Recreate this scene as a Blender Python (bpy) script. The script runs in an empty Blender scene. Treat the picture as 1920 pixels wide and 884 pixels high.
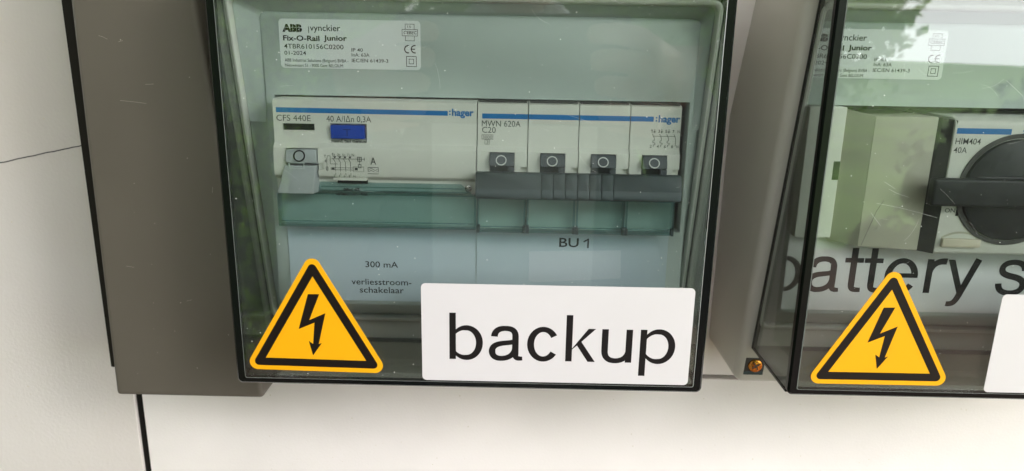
import bpy, bmesh, math, random
from mathutils import Vector, Matrix
from mathutils.geometry import tessellate_polygon

random.seed(7)
S = 0.001                      # all lengths below are millimetres
scene = bpy.context.scene
COL = scene.collection

# ------------------------------------------------------------------ camera
cam_data = bpy.data.cameras.new('camera')
cam = bpy.data.objects.new('camera', cam_data)
COL.objects.link(cam)
CAM = (100.47, -235.5, 119.49)
cx_, sx_ = math.cos(-0.2576), math.sin(-0.2576)
cy_, sy_ = math.cos(-0.0183), math.sin(-0.0183)
cz_, sz_ = math.cos(0.0078), math.sin(0.0078)
RZ = Matrix(((cz_, -sz_, 0), (sz_, cz_, 0), (0, 0, 1)))
RX = Matrix(((1, 0, 0), (0, cx_, -sx_), (0, sx_, cx_)))
RY = Matrix(((cy_, 0, sy_), (0, 1, 0), (-sy_, 0, cy_)))
RR = RZ @ RX @ RY
right, fwd, up = RR.col[0], RR.col[1], RR.col[2]
mw = Matrix(((right[0], up[0], -fwd[0], CAM[0] * S),
             (right[1], up[1], -fwd[1], CAM[1] * S),
             (right[2], up[2], -fwd[2], CAM[2] * S),
             (0, 0, 0, 1)))
cam.matrix_world = mw
cam_data.sensor_width = 36
cam_data.lens = 1338.45 / 1920 * 36
cam_data.clip_start = 0.005
cam_data.clip_end = 500
cam_data.dof.use_dof = True
cam_data.dof.focus_distance = 0.246
cam_data.dof.aperture_fstop = 20
scene.camera = cam

# ------------------------------------------------------------------ sky, sun, exposure
SUN_EL, SUN_AZ = 25, 54        # elevation; azimuth to the right of the wall's outward normal
world = bpy.data.worlds.new('World')
scene.world = world
world.use_nodes = True
nt = world.node_tree
nt.nodes.clear()
out = nt.nodes.new('ShaderNodeOutputWorld')
bg = nt.nodes.new('ShaderNodeBackground')
sky = nt.nodes.new('ShaderNodeTexSky')
sky.sky_type = 'NISHITA'
sky.sun_disc = False
sky.sun_elevation = math.radians(SUN_EL)
sky.sun_rotation = math.radians(180 - SUN_AZ)
sky.dust_density = 4
sky.air_density = 1.2
hsv = nt.nodes.new('ShaderNodeHueSaturation')
hsv.inputs['Saturation'].default_value = 0.35
tc = nt.nodes.new('ShaderNodeTexCoord')
cn = nt.nodes.new('ShaderNodeTexNoise')
cn.inputs['Scale'].default_value = 3.0
cn.inputs['Detail'].default_value = 6
cr = nt.nodes.new('ShaderNodeValToRGB')
cr.color_ramp.elements[0].position = 0.36
cr.color_ramp.elements[1].position = 0.56
mixc = nt.nodes.new('ShaderNodeMixRGB')
mixc.inputs['Color2'].default_value = (78, 78, 80, 1)
nt.links.new(tc.outputs['Generated'], cn.inputs['Vector'])
nt.links.new(cn.outputs['Fac'], cr.inputs['Fac'])
nt.links.new(cr.outputs['Color'], mixc.inputs['Fac'])
nt.links.new(sky.outputs['Color'], hsv.inputs['Color'])
nt.links.new(hsv.outputs['Color'], mixc.inputs['Color1'])
nt.links.new(mixc.outputs['Color'], bg.inputs['Color'])
bg.inputs['Strength'].default_value = 0.12
nt.links.new(bg.outputs[0], out.inputs[0])

sl = bpy.data.lights.new('sun', 'SUN')
sl.energy = 1.9
sl.angle = math.radians(16)
sl.color = (1.0, 0.95, 0.88)
sun = bpy.data.objects.new('sun', sl)
COL.objects.link(sun)
e_, a_ = math.radians(SUN_EL), math.radians(SUN_AZ)
sdir = Vector((math.sin(a_) * math.cos(e_), -math.cos(a_) * math.cos(e_), math.sin(e_)))
sun.rotation_euler = sdir.to_track_quat('Z', 'Y').to_euler()
sun.location = sdir * 5

scene.view_settings.view_transform = 'Standard'
scene.view_settings.look = 'None'
scene.view_settings.gamma = 1
scene.view_settings.exposure = -0.24
scene.render.engine = 'CYCLES'
scene.cycles.use_denoising = True
scene.cycles.max_bounces = 10
scene.cycles.transparent_max_bounces = 32
scene.cycles.glossy_bounces = 5
scene.cycles.caustics_reflective = False

# ------------------------------------------------------------------ materials
def mat(name, col, rough=0.5, spec=0.5, metal=0.0, noise=0.0, nscale=300.0, bump=0.0, bscale=2500.0, coat=0.0, tint=None, stretch=None):
    m = bpy.data.materials.new(name)
    m.use_nodes = True
    n, l = m.node_tree.nodes, m.node_tree.links
    b = n['Principled BSDF']
    b.inputs['Roughness'].default_value = rough
    b.inputs['Specular IOR Level'].default_value = spec
    b.inputs['Metallic'].default_value = metal
    b.inputs['Coat Weight'].default_value = coat
    b.inputs['Base Color'].default_value = (*col, 1)
    geo = n.new('ShaderNodeNewGeometry')
    vec = geo.outputs['Position']
    if stretch:
        mp = n.new('ShaderNodeVectorMath'); mp.operation = 'MULTIPLY'
        mp.inputs[1].default_value = stretch
        l.new(vec, mp.inputs[0]); vec = mp.outputs[0]
    if noise:
        t = n.new('ShaderNodeTexNoise'); t.inputs['Scale'].default_value = nscale; t.inputs['Detail'].default_value = 5
        l.new(vec, t.inputs['Vector'])
        r = n.new('ShaderNodeValToRGB')
        c2 = tint or tuple(c * (1 - noise) for c in col)
        r.color_ramp.elements[0].position = 0.3; r.color_ramp.elements[0].color = (*c2, 1)
        r.color_ramp.elements[1].position = 0.7; r.color_ramp.elements[1].color = (*[min(1, c * (1 + noise * .4)) for c in col], 1)
        l.new(t.outputs['Fac'], r.inputs['Fac']); l.new(r.outputs['Color'], b.inputs['Base Color'])
        mr = n.new('ShaderNodeMapRange')
        mr.inputs['To Min'].default_value = max(.02, rough - .08); mr.inputs['To Max'].default_value = min(1, rough + .1)
        l.new(t.outputs['Fac'], mr.inputs['Value']); l.new(mr.outputs[0], b.inputs['Roughness'])
    if bump:
        t2 = n.new('ShaderNodeTexNoise'); t2.inputs['Scale'].default_value = bscale; t2.inputs['Detail'].default_value = 4
        l.new(vec, t2.inputs['Vector'])
        bp = n.new('ShaderNodeBump'); bp.inputs['Strength'].default_value = bump; bp.inputs['Distance'].default_value = 0.0002
        l.new(t2.outputs['Fac'], bp.inputs['Height']); l.new(bp.outputs[0], b.inputs['Normal'])
    return m

def clear(name, col, wav=0.06, film=0.0, rough=0.01):
    """clear plastic sheet: tinted see-through plus Fresnel reflection on each face, a thin film of dirt"""
    m = bpy.data.materials.new(name)
    m.use_nodes = True
    n, l = m.node_tree.nodes, m.node_tree.links
    n.clear()
    o = n.new('ShaderNodeOutputMaterial')
    tr = n.new('ShaderNodeBsdfTransparent'); tr.inputs[0].default_value = (*col, 1)
    gl = n.new('ShaderNodeBsdfGlossy'); gl.inputs['Roughness'].default_value = rough
    gl.inputs[0].default_value = (1, 1, 1, 1)
    geo = n.new('ShaderNodeNewGeometry')
    mr = n.new('ShaderNodeMapRange')
    mr.inputs['To Min'].default_value = 1.5; mr.inputs['To Max'].default_value = 1 / 1.5
    l.new(geo.outputs['Backfacing'], mr.inputs['Value'])
    fr = n.new('ShaderNodeFresnel'); l.new(mr.outputs[0], fr.inputs['IOR'])
    t = n.new('ShaderNodeTexNoise'); t.inputs['Scale'].default_value = 22; t.inputs['Detail'].default_value = 1.5
    l.new(geo.outputs['Position'], t.inputs['Vector'])
    bp = n.new('ShaderNodeBump'); bp.inputs['Strength'].default_value = wav; bp.inputs['Distance'].default_value = 0.004
    l.new(t.outputs['Fac'], bp.inputs['Height']); l.new(bp.outputs[0], gl.inputs['Normal'])
    mx = n.new('ShaderNodeMixShader')
    l.new(fr.outputs[0], mx.inputs['Fac']); l.new(tr.outputs[0], mx.inputs[1]); l.new(gl.outputs[0], mx.inputs[2])
    last = mx
    if film:
        df = n.new('ShaderNodeBsdfDiffuse'); df.inputs[0].default_value = (.62, .64, .6, 1)
        t3 = n.new('ShaderNodeTexNoise'); t3.inputs['Scale'].default_value = 35; t3.inputs['Detail'].default_value = 7
        t3.inputs['Distortion'].default_value = 1.2
        l.new(geo.outputs['Position'], t3.inputs['Vector'])
        m3 = n.new('ShaderNodeMapRange'); m3.inputs['From Min'].default_value = .35; m3.inputs['From Max'].default_value = .8
        m3.inputs['To Min'].default_value = film * .3; m3.inputs['To Max'].default_value = film
        l.new(t3.outputs['Fac'], m3.inputs['Value'])
        mx2 = n.new('ShaderNodeMixShader')
        l.new(m3.outputs[0], mx2.inputs['Fac']); l.new(mx.outputs[0], mx2.inputs[1]); l.new(df.outputs[0], mx2.inputs[2])
        last = mx2
    l.new(last.outputs[0], o.inputs[0])
    return m

M = dict(
    board=mat('painted_board_white', (.82, .776, .756), .5, noise=.05, nscale=22, bump=.4, bscale=900),
    door=mat('painted_board_warm', (.645, .618, .605), .5, tint=(.55, .505, .46), noise=.06, nscale=5, bump=.55, bscale=620),
    cream=mat('painted_board_cream', (.78, .70, .62), .6, noise=.04, nscale=20, bump=.2, bscale=900),
    dark=mat('dark_gap', (.02, .018, .015), .8),
    trunk=mat('taupe_trunking_plastic', (.112, .100, .082), .45, spec=.3, noise=.07, nscale=26, bump=.10, bscale=3000),
    trunkb=mat('dark_back_strip', (.02, .018, .015), .8, spec=.1),
    body=mat('grey_enclosure_plastic', (.52, .51, .455), .38, noise=.03, nscale=60, bump=.12, bscale=4000),
    plate=mat('grey_front_plate_plastic', (.47, .535, .51), .42, noise=.03, nscale=60, bump=.12, bscale=4500),
    rim=mat('pale_rim_plastic', (.66, .67, .62), .35, noise=.03),
    dev=mat('off_white_device_plastic', (.66, .67, .61), .38, noise=.03, nscale=120, bump=.1, bscale=5000),
    dev2=mat('ivory_switch_plastic', (.43, .42, .335), .4, noise=.03, nscale=120, bump=.1, bscale=5000),
    blue=mat('blue_print', (.012, .17, .46), .4),
    bluebtn=mat('blue_button_plastic', (.008, .055, .42), .35, noise=.05),
    slate=mat('slate_grey_plastic', (.042, .060, .062), .42, spec=.3, noise=.06, nscale=200, bump=.15, bscale=5000),
    slate2=mat('slate_toggle_plastic', (.06, .072, .082), .42, spec=.35, noise=.06),
    grey=mat('mid_grey_lever_plastic', (.37, .405, .415), .4, noise=.05, bump=.1, bscale=5000),
    slot=mat('black_window_and_notch_shade', (.012, .016, .01), .25),
    ink=mat('black_ink', (.010, .008, .008), .5, spec=.2),
    greyink=mat('grey_ink', (.06, .065, .06), .6),
    paleink=mat('pale_ring_print', (.6, .62, .6), .5),
    paper=mat('white_paper_strip', (.52, .61, .67), .6, noise=.03, nscale=30, bump=.1),
    paperw=mat('white_battery_strip', (.70, .70, .70), .6, noise=.03, nscale=30, bump=.1),
    label=mat('white_label_film', (.67, .65, .66), .45, noise=.015, nscale=40),
    rating=mat('silver_white_label', (.72, .76, .76), .4, noise=.03),
    yellow=mat('signal_yellow_film', (.90, .42, .004), .32, noise=.02, nscale=30),
    signblack=mat('sign_black_film', (.010, .007, .006), .35, spec=.3),
    edge=mat('edge_absorption_and_phone_black', (.004, .005, .005), .2, spec=.22),  # black for light lost inside the cover edges; also the phone
    brass=mat('yellow_passivated_steel', (.75, .30, .06), .22, metal=1, noise=.3, nscale=900),
    steel=mat('bright_steel', (.62, .6, .57), .25, metal=1, noise=.2, nscale=900),
    knob=mat('charcoal_knob_plastic', (.014, .016, .018), .4, spec=.3, noise=.08, bump=.1, bscale=5000),
    cav=mat('dark_plastic_and_shade', (.05, .05, .045), .7),  # dark parts, and the shade of cavity, recesses and flank painted in
    tab=mat('cream_tab', (.62, .57, .45), .4, noise=.05),
    dust=mat('dust_and_scratches', (.8, .82, .8), .8),
    pencil=mat('pencil_graphite', (.06, .055, .06), .6),
    cover=clear('smoke_clear_cover', (.825, .85, .838), .014, .014),
    coverside=clear('smoke_clear_side', (.62, .65, .63), .03, .04),
    teal=clear('teal_clear_cover', (.77, .87, .87), .02, .03),
    tealedge=clear('teal_clear_edge', (.70, .82, .83), .02, .05),
)

# ------------------------------------------------------------------ mesh helpers (all in mm)
WORLD = {}
def finish(name, bm, m, parent=None, smooth=30, origin=None, recalc=True):
    if recalc:
        bmesh.ops.recalc_face_normals(bm, faces=bm.faces)
    o0 = Vector((0, 0, 0))
    if parent is not None:
        o0 = WORLD[parent.name]
    elif origin is not None:
        o0 = Vector(origin)
    bmesh.ops.translate(bm, verts=bm.verts, vec=-o0)
    bmesh.ops.scale(bm, verts=bm.verts, vec=(S, S, S))
    me = bpy.data.meshes.new(name)
    bm.to_mesh(me); bm.free()
    me.materials.append(m)
    if smooth:
        for p in me.polygons: p.use_smooth = True
        me.set_sharp_from_angle(angle=math.radians(smooth))
    ob = bpy.data.objects.new(name, me)
    COL.objects.link(ob)
    if parent is not None:
        ob.parent = parent
        WORLD[ob.name] = o0
    else:
        ob.location = o0 * S
        WORLD[ob.name] = o0
    return ob

def thing(name, label, cat, loc, group=None):
    o = bpy.data.objects.new(name, None)
    COL.objects.link(o)
    o.location = Vector(loc) * S
    o.empty_display_size = 0.01
    o['label'] = label; o['category'] = cat
    if group: o['group'] = group
    WORLD[o.name] = Vector(loc)
    return o

def tag(o, label=None, cat=None, group=None, kind=None):
    if label: o['label'] = label
    if cat: o['category'] = cat
    if group: o['group'] = group
    if kind: o['kind'] = kind
    return o

def add_poly(bm, pts):
    vs = [bm.verts.new(p) for p in pts]
    return bm.faces.new(vs)

def hexa(bm, p, bev=0.0, seg=2):
    """p: 8 corners, bottom ring 0-3 then top ring 4-7"""
    t = bmesh.new()
    v = [t.verts.new(q) for q in p]
    for f in ((0, 1, 2, 3), (4, 5, 6, 7), (0, 1, 5, 4), (1, 2, 6, 5), (2, 3, 7, 6), (3, 0, 4, 7)):
        t.faces.new([v[i] for i in f])
    bmesh.ops.recalc_face_normals(t, faces=t.faces)
    if bev:
        bmesh.ops.bevel(t, geom=list(t.edges) + list(t.verts), offset=bev, segments=seg, profile=.6, affect='EDGES')
    merge(bm, t)

def merge(bm, t):
    me = bpy.data.meshes.new('tmp'); t.to_mesh(me); t.free()
    bm.from_mesh(me); bpy.data.meshes.remove(me)

def bx(bm, x0, x1, y0, y1, z0, z1, bev=0.0, seg=2):
    hexa(bm, [(x0, y0, z0), (x1, y0, z0), (x1, y1, z0), (x0, y1, z0), (x0, y0, z1), (x1, y0, z1), (x1, y1, z1), (x0, y1, z1)], bev, seg)

def roundpoly(pts, r, n=6):
    out_ = []
    N = len(pts)
    for i in range(N):
        rr = r[i] if isinstance(r, (list, tuple)) else r
        a, b, c = Vector(pts[i - 1]), Vector(pts[i]), Vector(pts[(i + 1) % N])
        u, w = (a - b).normalized(), (c - b).normalized()
        ang = math.acos(max(-1, min(1, u.dot(w))))
        if rr <= 0 or ang > 3.1:
            out_.append((b.x, b.y)); continue
        d = rr / math.tan(ang / 2)
        cc = b + (u + w).normalized() * (rr / math.sin(ang / 2))
        s, e = b + u * d - cc, b + w * d - cc
        a0, a1 = math.atan2(s.y, s.x), math.atan2(e.y, e.x)
        da = (a1 - a0 + math.pi) % (2 * math.pi) - math.pi
        for k in range(n + 1):
            t = a0 + da * k / n
            out_.append((cc.x + rr * math.cos(t), cc.y + rr * math.sin(t)))
    return out_

def sheet(bm, outer, y, th=0.0, holes=()):
    """filled outline in the wall plane (x, z) at depth y, with thickness th behind it"""
    loops = [list(outer)] + [list(h) for h in holes]
    flat = [p for l in loops for p in l]
    tri = tessellate_polygon([[Vector((p[0], p[1], 0)) for p in l] for l in loops])
    v = [bm.verts.new((p[0], y, p[1])) for p in flat]
    for t in tri:
        try: bm.faces.new([v[i] for i in t])
        except ValueError: pass
    if th:
        v2 = [bm.verts.new((p[0], y + th, p[1])) for p in flat]
        for t in tri:
            try: bm.faces.new([v2[i] for i in t])
            except ValueError: pass
        k = 0
        for l in loops:
            n = len(l)
            for i in range(n):
                bm.faces.new((v[k + i], v[k + (i + 1) % n], v2[k + (i + 1) % n], v2[k + i]))
            k += n

def rect(x0, z0, x1, z1):
    return [(x0, z0), (x1, z0), (x1, z1), (x0, z1)]

def extrude_x(bm, prof, x0, x1, bev=0.0):
    """prof: (y, z) outline swept from x0 to x1"""
    t = bmesh.new()
    a = [t.verts.new((x0, p[0], p[1])) for p in prof]
    b = [t.verts.new((x1, p[0], p[1])) for p in prof]
    tri = tessellate_polygon([[Vector((p[0], p[1], 0)) for p in prof]])
    n = len(prof)
    for i in range(n):
        t.faces.new((a[i], a[(i + 1) % n], b[(i + 1) % n], b[i]))
    t.faces.new(a); t.faces.new(b)
    bmesh.ops.recalc_face_normals(t, faces=t.faces)
    if bev:
        bmesh.ops.bevel(t, geom=list(t.edges), offset=bev, segments=1, affect='EDGES', clamp_overlap=True)
    bmesh.ops.triangulate(t, faces=[f for f in t.faces if len(f.verts) > 4])
    merge(bm, t)

def disc(bm, cx, cz, r, y, th=0.0, n=40, rin=0.0, bev=0.0):
    """disc or ring facing out of the wall"""
    def ring(rad, yy): return [bm.verts.new((cx + rad * math.cos(2 * math.pi * i / n), yy, cz + rad * math.sin(2 * math.pi * i / n))) for i in range(n)]
    prof = []
    if rin: prof.append((rin, y + th if th else y))
    if rin: prof.append((rin, y))
    if bev:
        prof += [(r - bev, y), (r - bev * .3, y + bev * .3), (r, y + bev)]
    else:
        prof.append((r, y))
    if th: prof.append((r, y + th))
    if rin and not th: prof = [(rin, y), (r, y)]
    rs = [ring(*p) for p in prof]
    for a, b in zip(rs[:-1], rs[1:]):
        for i in range(n):
            bm.faces.new((a[i], a[(i + 1) % n], b[(i + 1) % n], b[i]))
    if not rin:
        bm.faces.new(rs[0])

# ---- lettering -----------------------------------------------------
def text_mesh(bm, body, x0, x1, z0, h, y, bold=0.0, shear=0.0, capref='H', slope=0.0):
    """flat print: fits the words between x0 and x1, base line z0, capital height h"""
    def geo(s):
        c = bpy.data.curves.new('t', 'FONT'); c.body = s; c.size = 1; c.offset = bold; c.resolution_u = 3; c.shear = shear
        o = bpy.data.objects.new('t', c); COL.objects.link(o)
        me = bpy.data.meshes.new_from_object(o)
        bpy.data.objects.remove(o); bpy.data.curves.remove(c)
        return me
    if body == '1':
        line(bm, [(x0, z0 + h * .72), (x0 + (x1 - x0) * .62, z0 + h)], h * .17, y); line(bm, [(x0 + (x1 - x0) * .62, z0), (x0 + (x1 - x0) * .62, z0 + h)], h * .19, y - .005)
        return
    if capref == '1': capref = 'H'
    me = geo(body); rf = geo(capref)
    ch = max(v.co.y for v in rf.vertices) - min(v.co.y for v in rf.vertices)
    bpy.data.meshes.remove(rf)
    xs = [v.co.x for v in me.vertices]
    a, b = min(xs), max(xs)
    kx = (x1 - x0) / max(1e-6, b - a); kz = h / ch
    for v in me.vertices:
        X = x0 + (v.co.x - a) * kx
        v.co = (X, y, z0 + v.co.y * kz + slope * (X - x0))
    bm.from_mesh(me); bpy.data.meshes.remove(me)


def line(bm, pts, w, y):
    """printed line of width w through the points"""
    for (a, b) in zip(pts[:-1], pts[1:]):
        A, B = Vector(a), Vector(b)
        d = (B - A)
        if d.length < 1e-6: continue
        d.normalize(); n = Vector((-d.y, d.x)) * w / 2; e = d * w * .45
        q = [A - e + n, A - e - n, B + e - n, B + e + n]
        add_poly(bm, [(p.x, y, p.y) for p in q])

def box_line(bm, x0, z0, x1, z1, w, y):
    line(bm, [(x0, z0), (x1, z0)], w, y); line(bm, [(x1, z0), (x1, z1)], w, y)
    line(bm, [(x1, z1), (x0, z1)], w, y); line(bm, [(x0, z1), (x0, z0)], w, y)

# grotesque letters for the large print, drawn as shapes; unit: mm at x-height 12.9
class Pen:
    def __init__(s, bm, x, z, k, y): s.bm, s.x, s.z, s.k, s.y, s.i = bm, x, z, k, y, 0
    def P(s, u, v): return (s.x + u * s.k, s.y - s.i * .004, s.z + v * s.k)
    def poly(s, pts):
        s.i += 1
        add_poly(s.bm, [s.P(*p) for p in pts])
    def arc(s, cx, cy, rx, ry, tx, ty, a0=0, a1=360, n=48, taper=None):
        s.i += 1
        o, i = [], []
        for k in range(n + 1):
            deg = a0 + (a1 - a0) * k / n
            a = math.radians(deg)
            if taper: f_ = 1 - .75 * max(0, min(1, (abs(deg - taper[0]) - 95) / 70))
            else: f_ = 1
            o.append(s.bm.verts.new(s.P(cx + rx * math.cos(a), cy + ry * math.sin(a))))
            i.append(s.bm.verts.new(s.P(cx + (rx - tx * f_) * math.cos(a), cy + (ry - ty * f_) * math.sin(a))))
        for k in range(n): s.bm.faces.new((o[k], o[k + 1], i[k + 1], i[k]))
    def stroke(s, segs, n=14):
        """segs: cubic beziers (p0,p1,p2,p3,w0,w1)"""
        s.i += 1
        L, R = [], []
        for (p0, p1, p2, p3, w0, w1) in segs:
            P0, P1, P2, P3 = map(Vector, (p0, p1, p2, p3))
            for k in range(n + 1):
                t = k / n
                c = P0 * (1 - t) ** 3 + 3 * P1 * t * (1 - t) ** 2 + 3 * P2 * t * t * (1 - t) + P3 * t ** 3
                d = 3 * (P1 - P0) * (1 - t) ** 2 + 6 * (P2 - P1) * t * (1 - t) + 3 * (P3 - P2) * t * t
                d.normalize(); nn = Vector((-d.y, d.x)) * (w0 + (w1 - w0) * t) / 2
                L.append(s.bm.verts.new(s.P(*(c + nn)))); R.append(s.bm.verts.new(s.P(*(c - nn))))
        for k in range(len(L) - 1): s.bm.faces.new((L[k], L[k + 1], R[k + 1], R[k]))

def glyph(bm, ch, x, z, k, y):
    p = Pen(bm, x, z, k, y)
    W = 2.15
    if ch == 'b':
        p.poly(rect(0, 0, 2.3, 17.6)); p.arc(6.1, 6.35, 5.8, 6.65, 2.45, 1.98, -168, 168, 48, (0,))
    elif ch == 'p':
        p.poly(rect(0, -5.0, 2.3, 12.7)); p.arc(6.6, 6.35, 5.9, 6.65, 2.45, 1.98, -168, 168, 48, (0,))
    elif ch == 'c':
        p.arc(5.7, 6.35, 5.7, 6.65, 2.45, 2.0, 32, 325)
    elif ch == 'k':
        p.poly(rect(0, 0, 2.3, 17.6))
        p.poly([(2.0, 4.6), (7.9, 12.6), (10.5, 12.6), (2.0, 4.6 + 2.9 - 2.1 - .6)][:3] + [(4.9, 7.0), (2.0, 4.3)])
        p.poly([(3.7, 6.6), (8.0, 0), (10.6, 0), (5.2, 8.1)])
    elif ch == 'u':
        p.poly(rect(8.45, 0, 10.75, 12.6))
        p.stroke([((1.05, 12.6), (1.05, 9), (1.05, 7), (1.05, 4.4), 2.31, 2.31),
                  ((1.05, 4.4), (1.05, 1.9), (2.5, .62), (4.9, .62), 2.31, 1.93),
                  ((4.9, .62), (7.6, .62), (9.4, 2.2), (9.5, 5.2), 1.93, 1.87)])
    elif ch == 'a':
        p.stroke([((1.85, 8.95), (2.0, 11.1), (3.4, 12.1), (5.75, 12.1), 2.42, 1.93),
                  ((5.75, 12.1), (8.5, 12.1), (9.35, 11.0), (9.35, 8.9), 1.93, 2.31),
                  ((9.35, 8.9), (9.35, 7), (9.35, 5), (9.35, 2.6), 2.31, 2.31),
                  ((9.35, 2.6), (9.35, .9), (9.9, .55), (11.9, .72), 2.31, 1.49)])
        p.stroke([((9.3, 7.5), (8.2, 6.6), (6.6, 6.75), (4.6, 6.4), 1.76, 1.87),
                  ((4.6, 6.4), (2.2, 6.0), (1.1, 5.0), (1.1, 3.4), 1.87, 2.37),
                  ((1.1, 3.4), (1.1, 1.5), (2.4, .62), (4.2, .62), 2.37, 1.93),
                  ((4.2, .62), (7.4, .62), (9.2, 2.6), (9.2, 5.0), 1.93, 1.98)])
    elif ch == 't':
        p.poly(rect(0, 10.95, 6.6, 12.7))
        p.stroke([((3.2, 16.4), (3.2, 12), (3.2, 8), (3.2, 3.0), 2.31, 2.31),
                  ((3.2, 3.0), (3.2, 1.0), (3.9, .72), (6.6, .85), 2.31, 1.65)])
    elif ch == 'e':
        p.arc(5.9, 6.35, 5.9, 6.65, 2.4, 1.98, 0, 325)
        p.poly(rect(1.5, 5.75, 11.78, 7.4))
    elif ch == 'r':
        p.poly(rect(0, 0, 2.3, 12.6))
        p.stroke([((1.2, 6.2), (1.2, 10.2), (3.2, 12.3), (6.9, 11.85), 1.98, 2.31)])
    elif ch == 'y':
        p.poly([(0, 12.6), (2.35, 12.6), (6.9, .6), (4.9, -.1)])
        p.stroke([((10.7, 12.95), (9, 8.6), (7.6, 4.5), (6.0, .2), 2.42, 2.31),
                  ((6.0, .2), (4.7, -3.3), (4.3, -4.1), (1.6, -3.9), 2.31, 1.87)])
    elif ch == 's':
        p.stroke([((9.6, 9.0), (9.3, 11.2), (7.6, 12.1), (5.5, 12.1), 2.31, 1.93),
                  ((5.5, 12.1), (3.0, 12.1), (1.5, 11.1), (1.5, 9.5), 1.93, 2.20),
                  ((1.5, 9.5), (1.5, 7.6), (3.6, 7.2), (5.6, 6.75), 2.20, 2.31),
                  ((5.6, 6.75), (8.6, 6.1), (9.7, 5.2), (9.7, 3.6), 2.31, 2.31),
                  ((9.7, 3.6), (9.7, 1.7), (7.9, .62), (5.5, .62), 2.31, 1.93),
                  ((5.5, .62), (2.7, .62), (1.2, 1.8), (1.05, 4.1), 1.93, 2.31)])

# ------------------------------------------------------------------ the setting: boards, lawn, paving
WALLY = 88.0
bm = bmesh.new(); bx(bm, -85.2, 1500, WALLY, WALLY + 18, -34.6, 1500, .6)
wall_up = tag(finish('wall', bm, M['board'], origin=(700, 97, 700)), kind='structure')
bm = bmesh.new(); bx(bm, -85.4, 1500, WALLY - 1.5, WALLY + 17, -1100, -36.2, .5)
low_wall = tag(finish('lower_wall', bm, M['board'], origin=(700, 97, -500)), kind='structure')
bm = bmesh.new()
for k in range(70):
    disc(bm, random.uniform(-70, 330), random.uniform(-95, -42), random.uniform(.1, .3), WALLY - 1.56, n=7)
o = finish('dirt_speck', bm, M['tab'], low_wall, smooth=0); o['kind'] = 'stuff'
bm = bmesh.new(); bx(bm, -120, 1500, WALLY + 19, WALLY + 60, -1300, 1500)
tag(finish('wall_frame', bm, M['dark'], origin=(700, 120, 0)), kind='structure')
DY = 87.2
bm = bmesh.new()
bx(bm, -1400, -89.6, DY, DY + 18, -1150, 1500, 1.2, 3)
door = tag(finish('wall_panel', bm, M['door'], origin=(-700, 90, 0)), kind='structure')
bm = bmesh.new()
o = bmesh.new(); bx(o, -89.5, -85.5, DY + 1.6, DY + 6, -1150, 1500)  # black strip in the board gap, paints the gap's shade
finish('gap_shade_strip', o, mat('gap_shade_black', (.012, .011, .010), .8, spec=.1), door)
N = 26
pts = []
for i in range(N + 1):
    t = i / N
    pts.append((-140 + t * 60 + random.uniform(-.1, .1), 63.5 + 13.5 * t + math.sin(t * 5) * .12 + random.uniform(-.12, .12)))
line(bm, pts, .5, DY - .06)
finish('pencil_line', bm, M['pencil'], door, smooth=0)
bm = bmesh.new()
for k in range(46):
    x, z = random.uniform(-160, -92), random.uniform(-80, 130)
    disc(bm, x, z, random.uniform(.12, .35), DY - .05, n=7)
o = finish('paint_speck', bm, M['tab'], door, smooth=0); o['kind'] = 'stuff'

# ------------------------------------------------------------------ trunking
tr = thing('cable_trunking', 'long taupe plastic cable trunking with fine scratches left of the enclosures', 'trunking', (-30, WALLY, -22))
bm = bmesh.new()
f0, f1 = 30.0, 66.0
topz = 420
def tx_l(z): return -63.4 + (z + 22) / 155 * 2.5
def tx_r(z): return -2.6 - (z + 22) / 155 * 13.2
hexa(bm, [(tx_l(-22), f0, -22), (tx_r(-22), f0, -22), (tx_r(-22), f1, -22), (tx_l(-22) - 1, f1, -22),
          (tx_l(topz), f0, topz), (tx_r(topz), f0, topz), (tx_r(topz), f1, topz), (tx_l(topz) - 1, f1, topz)], 2.2, 4)
finish('trunking_cover', bm, M['trunk'], tr, 40)
bm = bmesh.new()
bx(bm, -83.9, -18, 62.0, DY - .3, -25, 420, .8)  # dark strip behind the cover, reaching further out on the left
finish('trunking_back_strip', bm, M['trunkb'], tr)
bm = bmesh.new()
for (x, z, dx, dz) in ((-47, 98, 9.5, -.9), (-52.5, 34, 3, -.5), (-52, 121, 3, -1.2), (-16, 64, .4, 2.2), (-9.5, 73, 3.2, .2), (-10.5, 64.5, 3.4, .5), (-45, 119, 1.5, .4), (-37, 104, 3, .2), (-30, 20, 2, .6)):
    line(bm, [(x, z), (x + dx * .5, z + dz * .4), (x + dx, z + dz)], .09, f0 - .04)
for k in range(16):
    disc(bm, random.uniform(-55, -14), random.uniform(-15, 125), random.uniform(.1, .22), f0 - .04, n=6)
o = finish('scratch', bm, mat('pale_scratch', (.36, .33, .29), .7), tr, smooth=0); o['kind'] = 'stuff'

# ------------------------------------------------------------------ enclosure builder
def SL(z): return 40.4 - 0.1985 * z           # the slanted joint between body and clear cover

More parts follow.
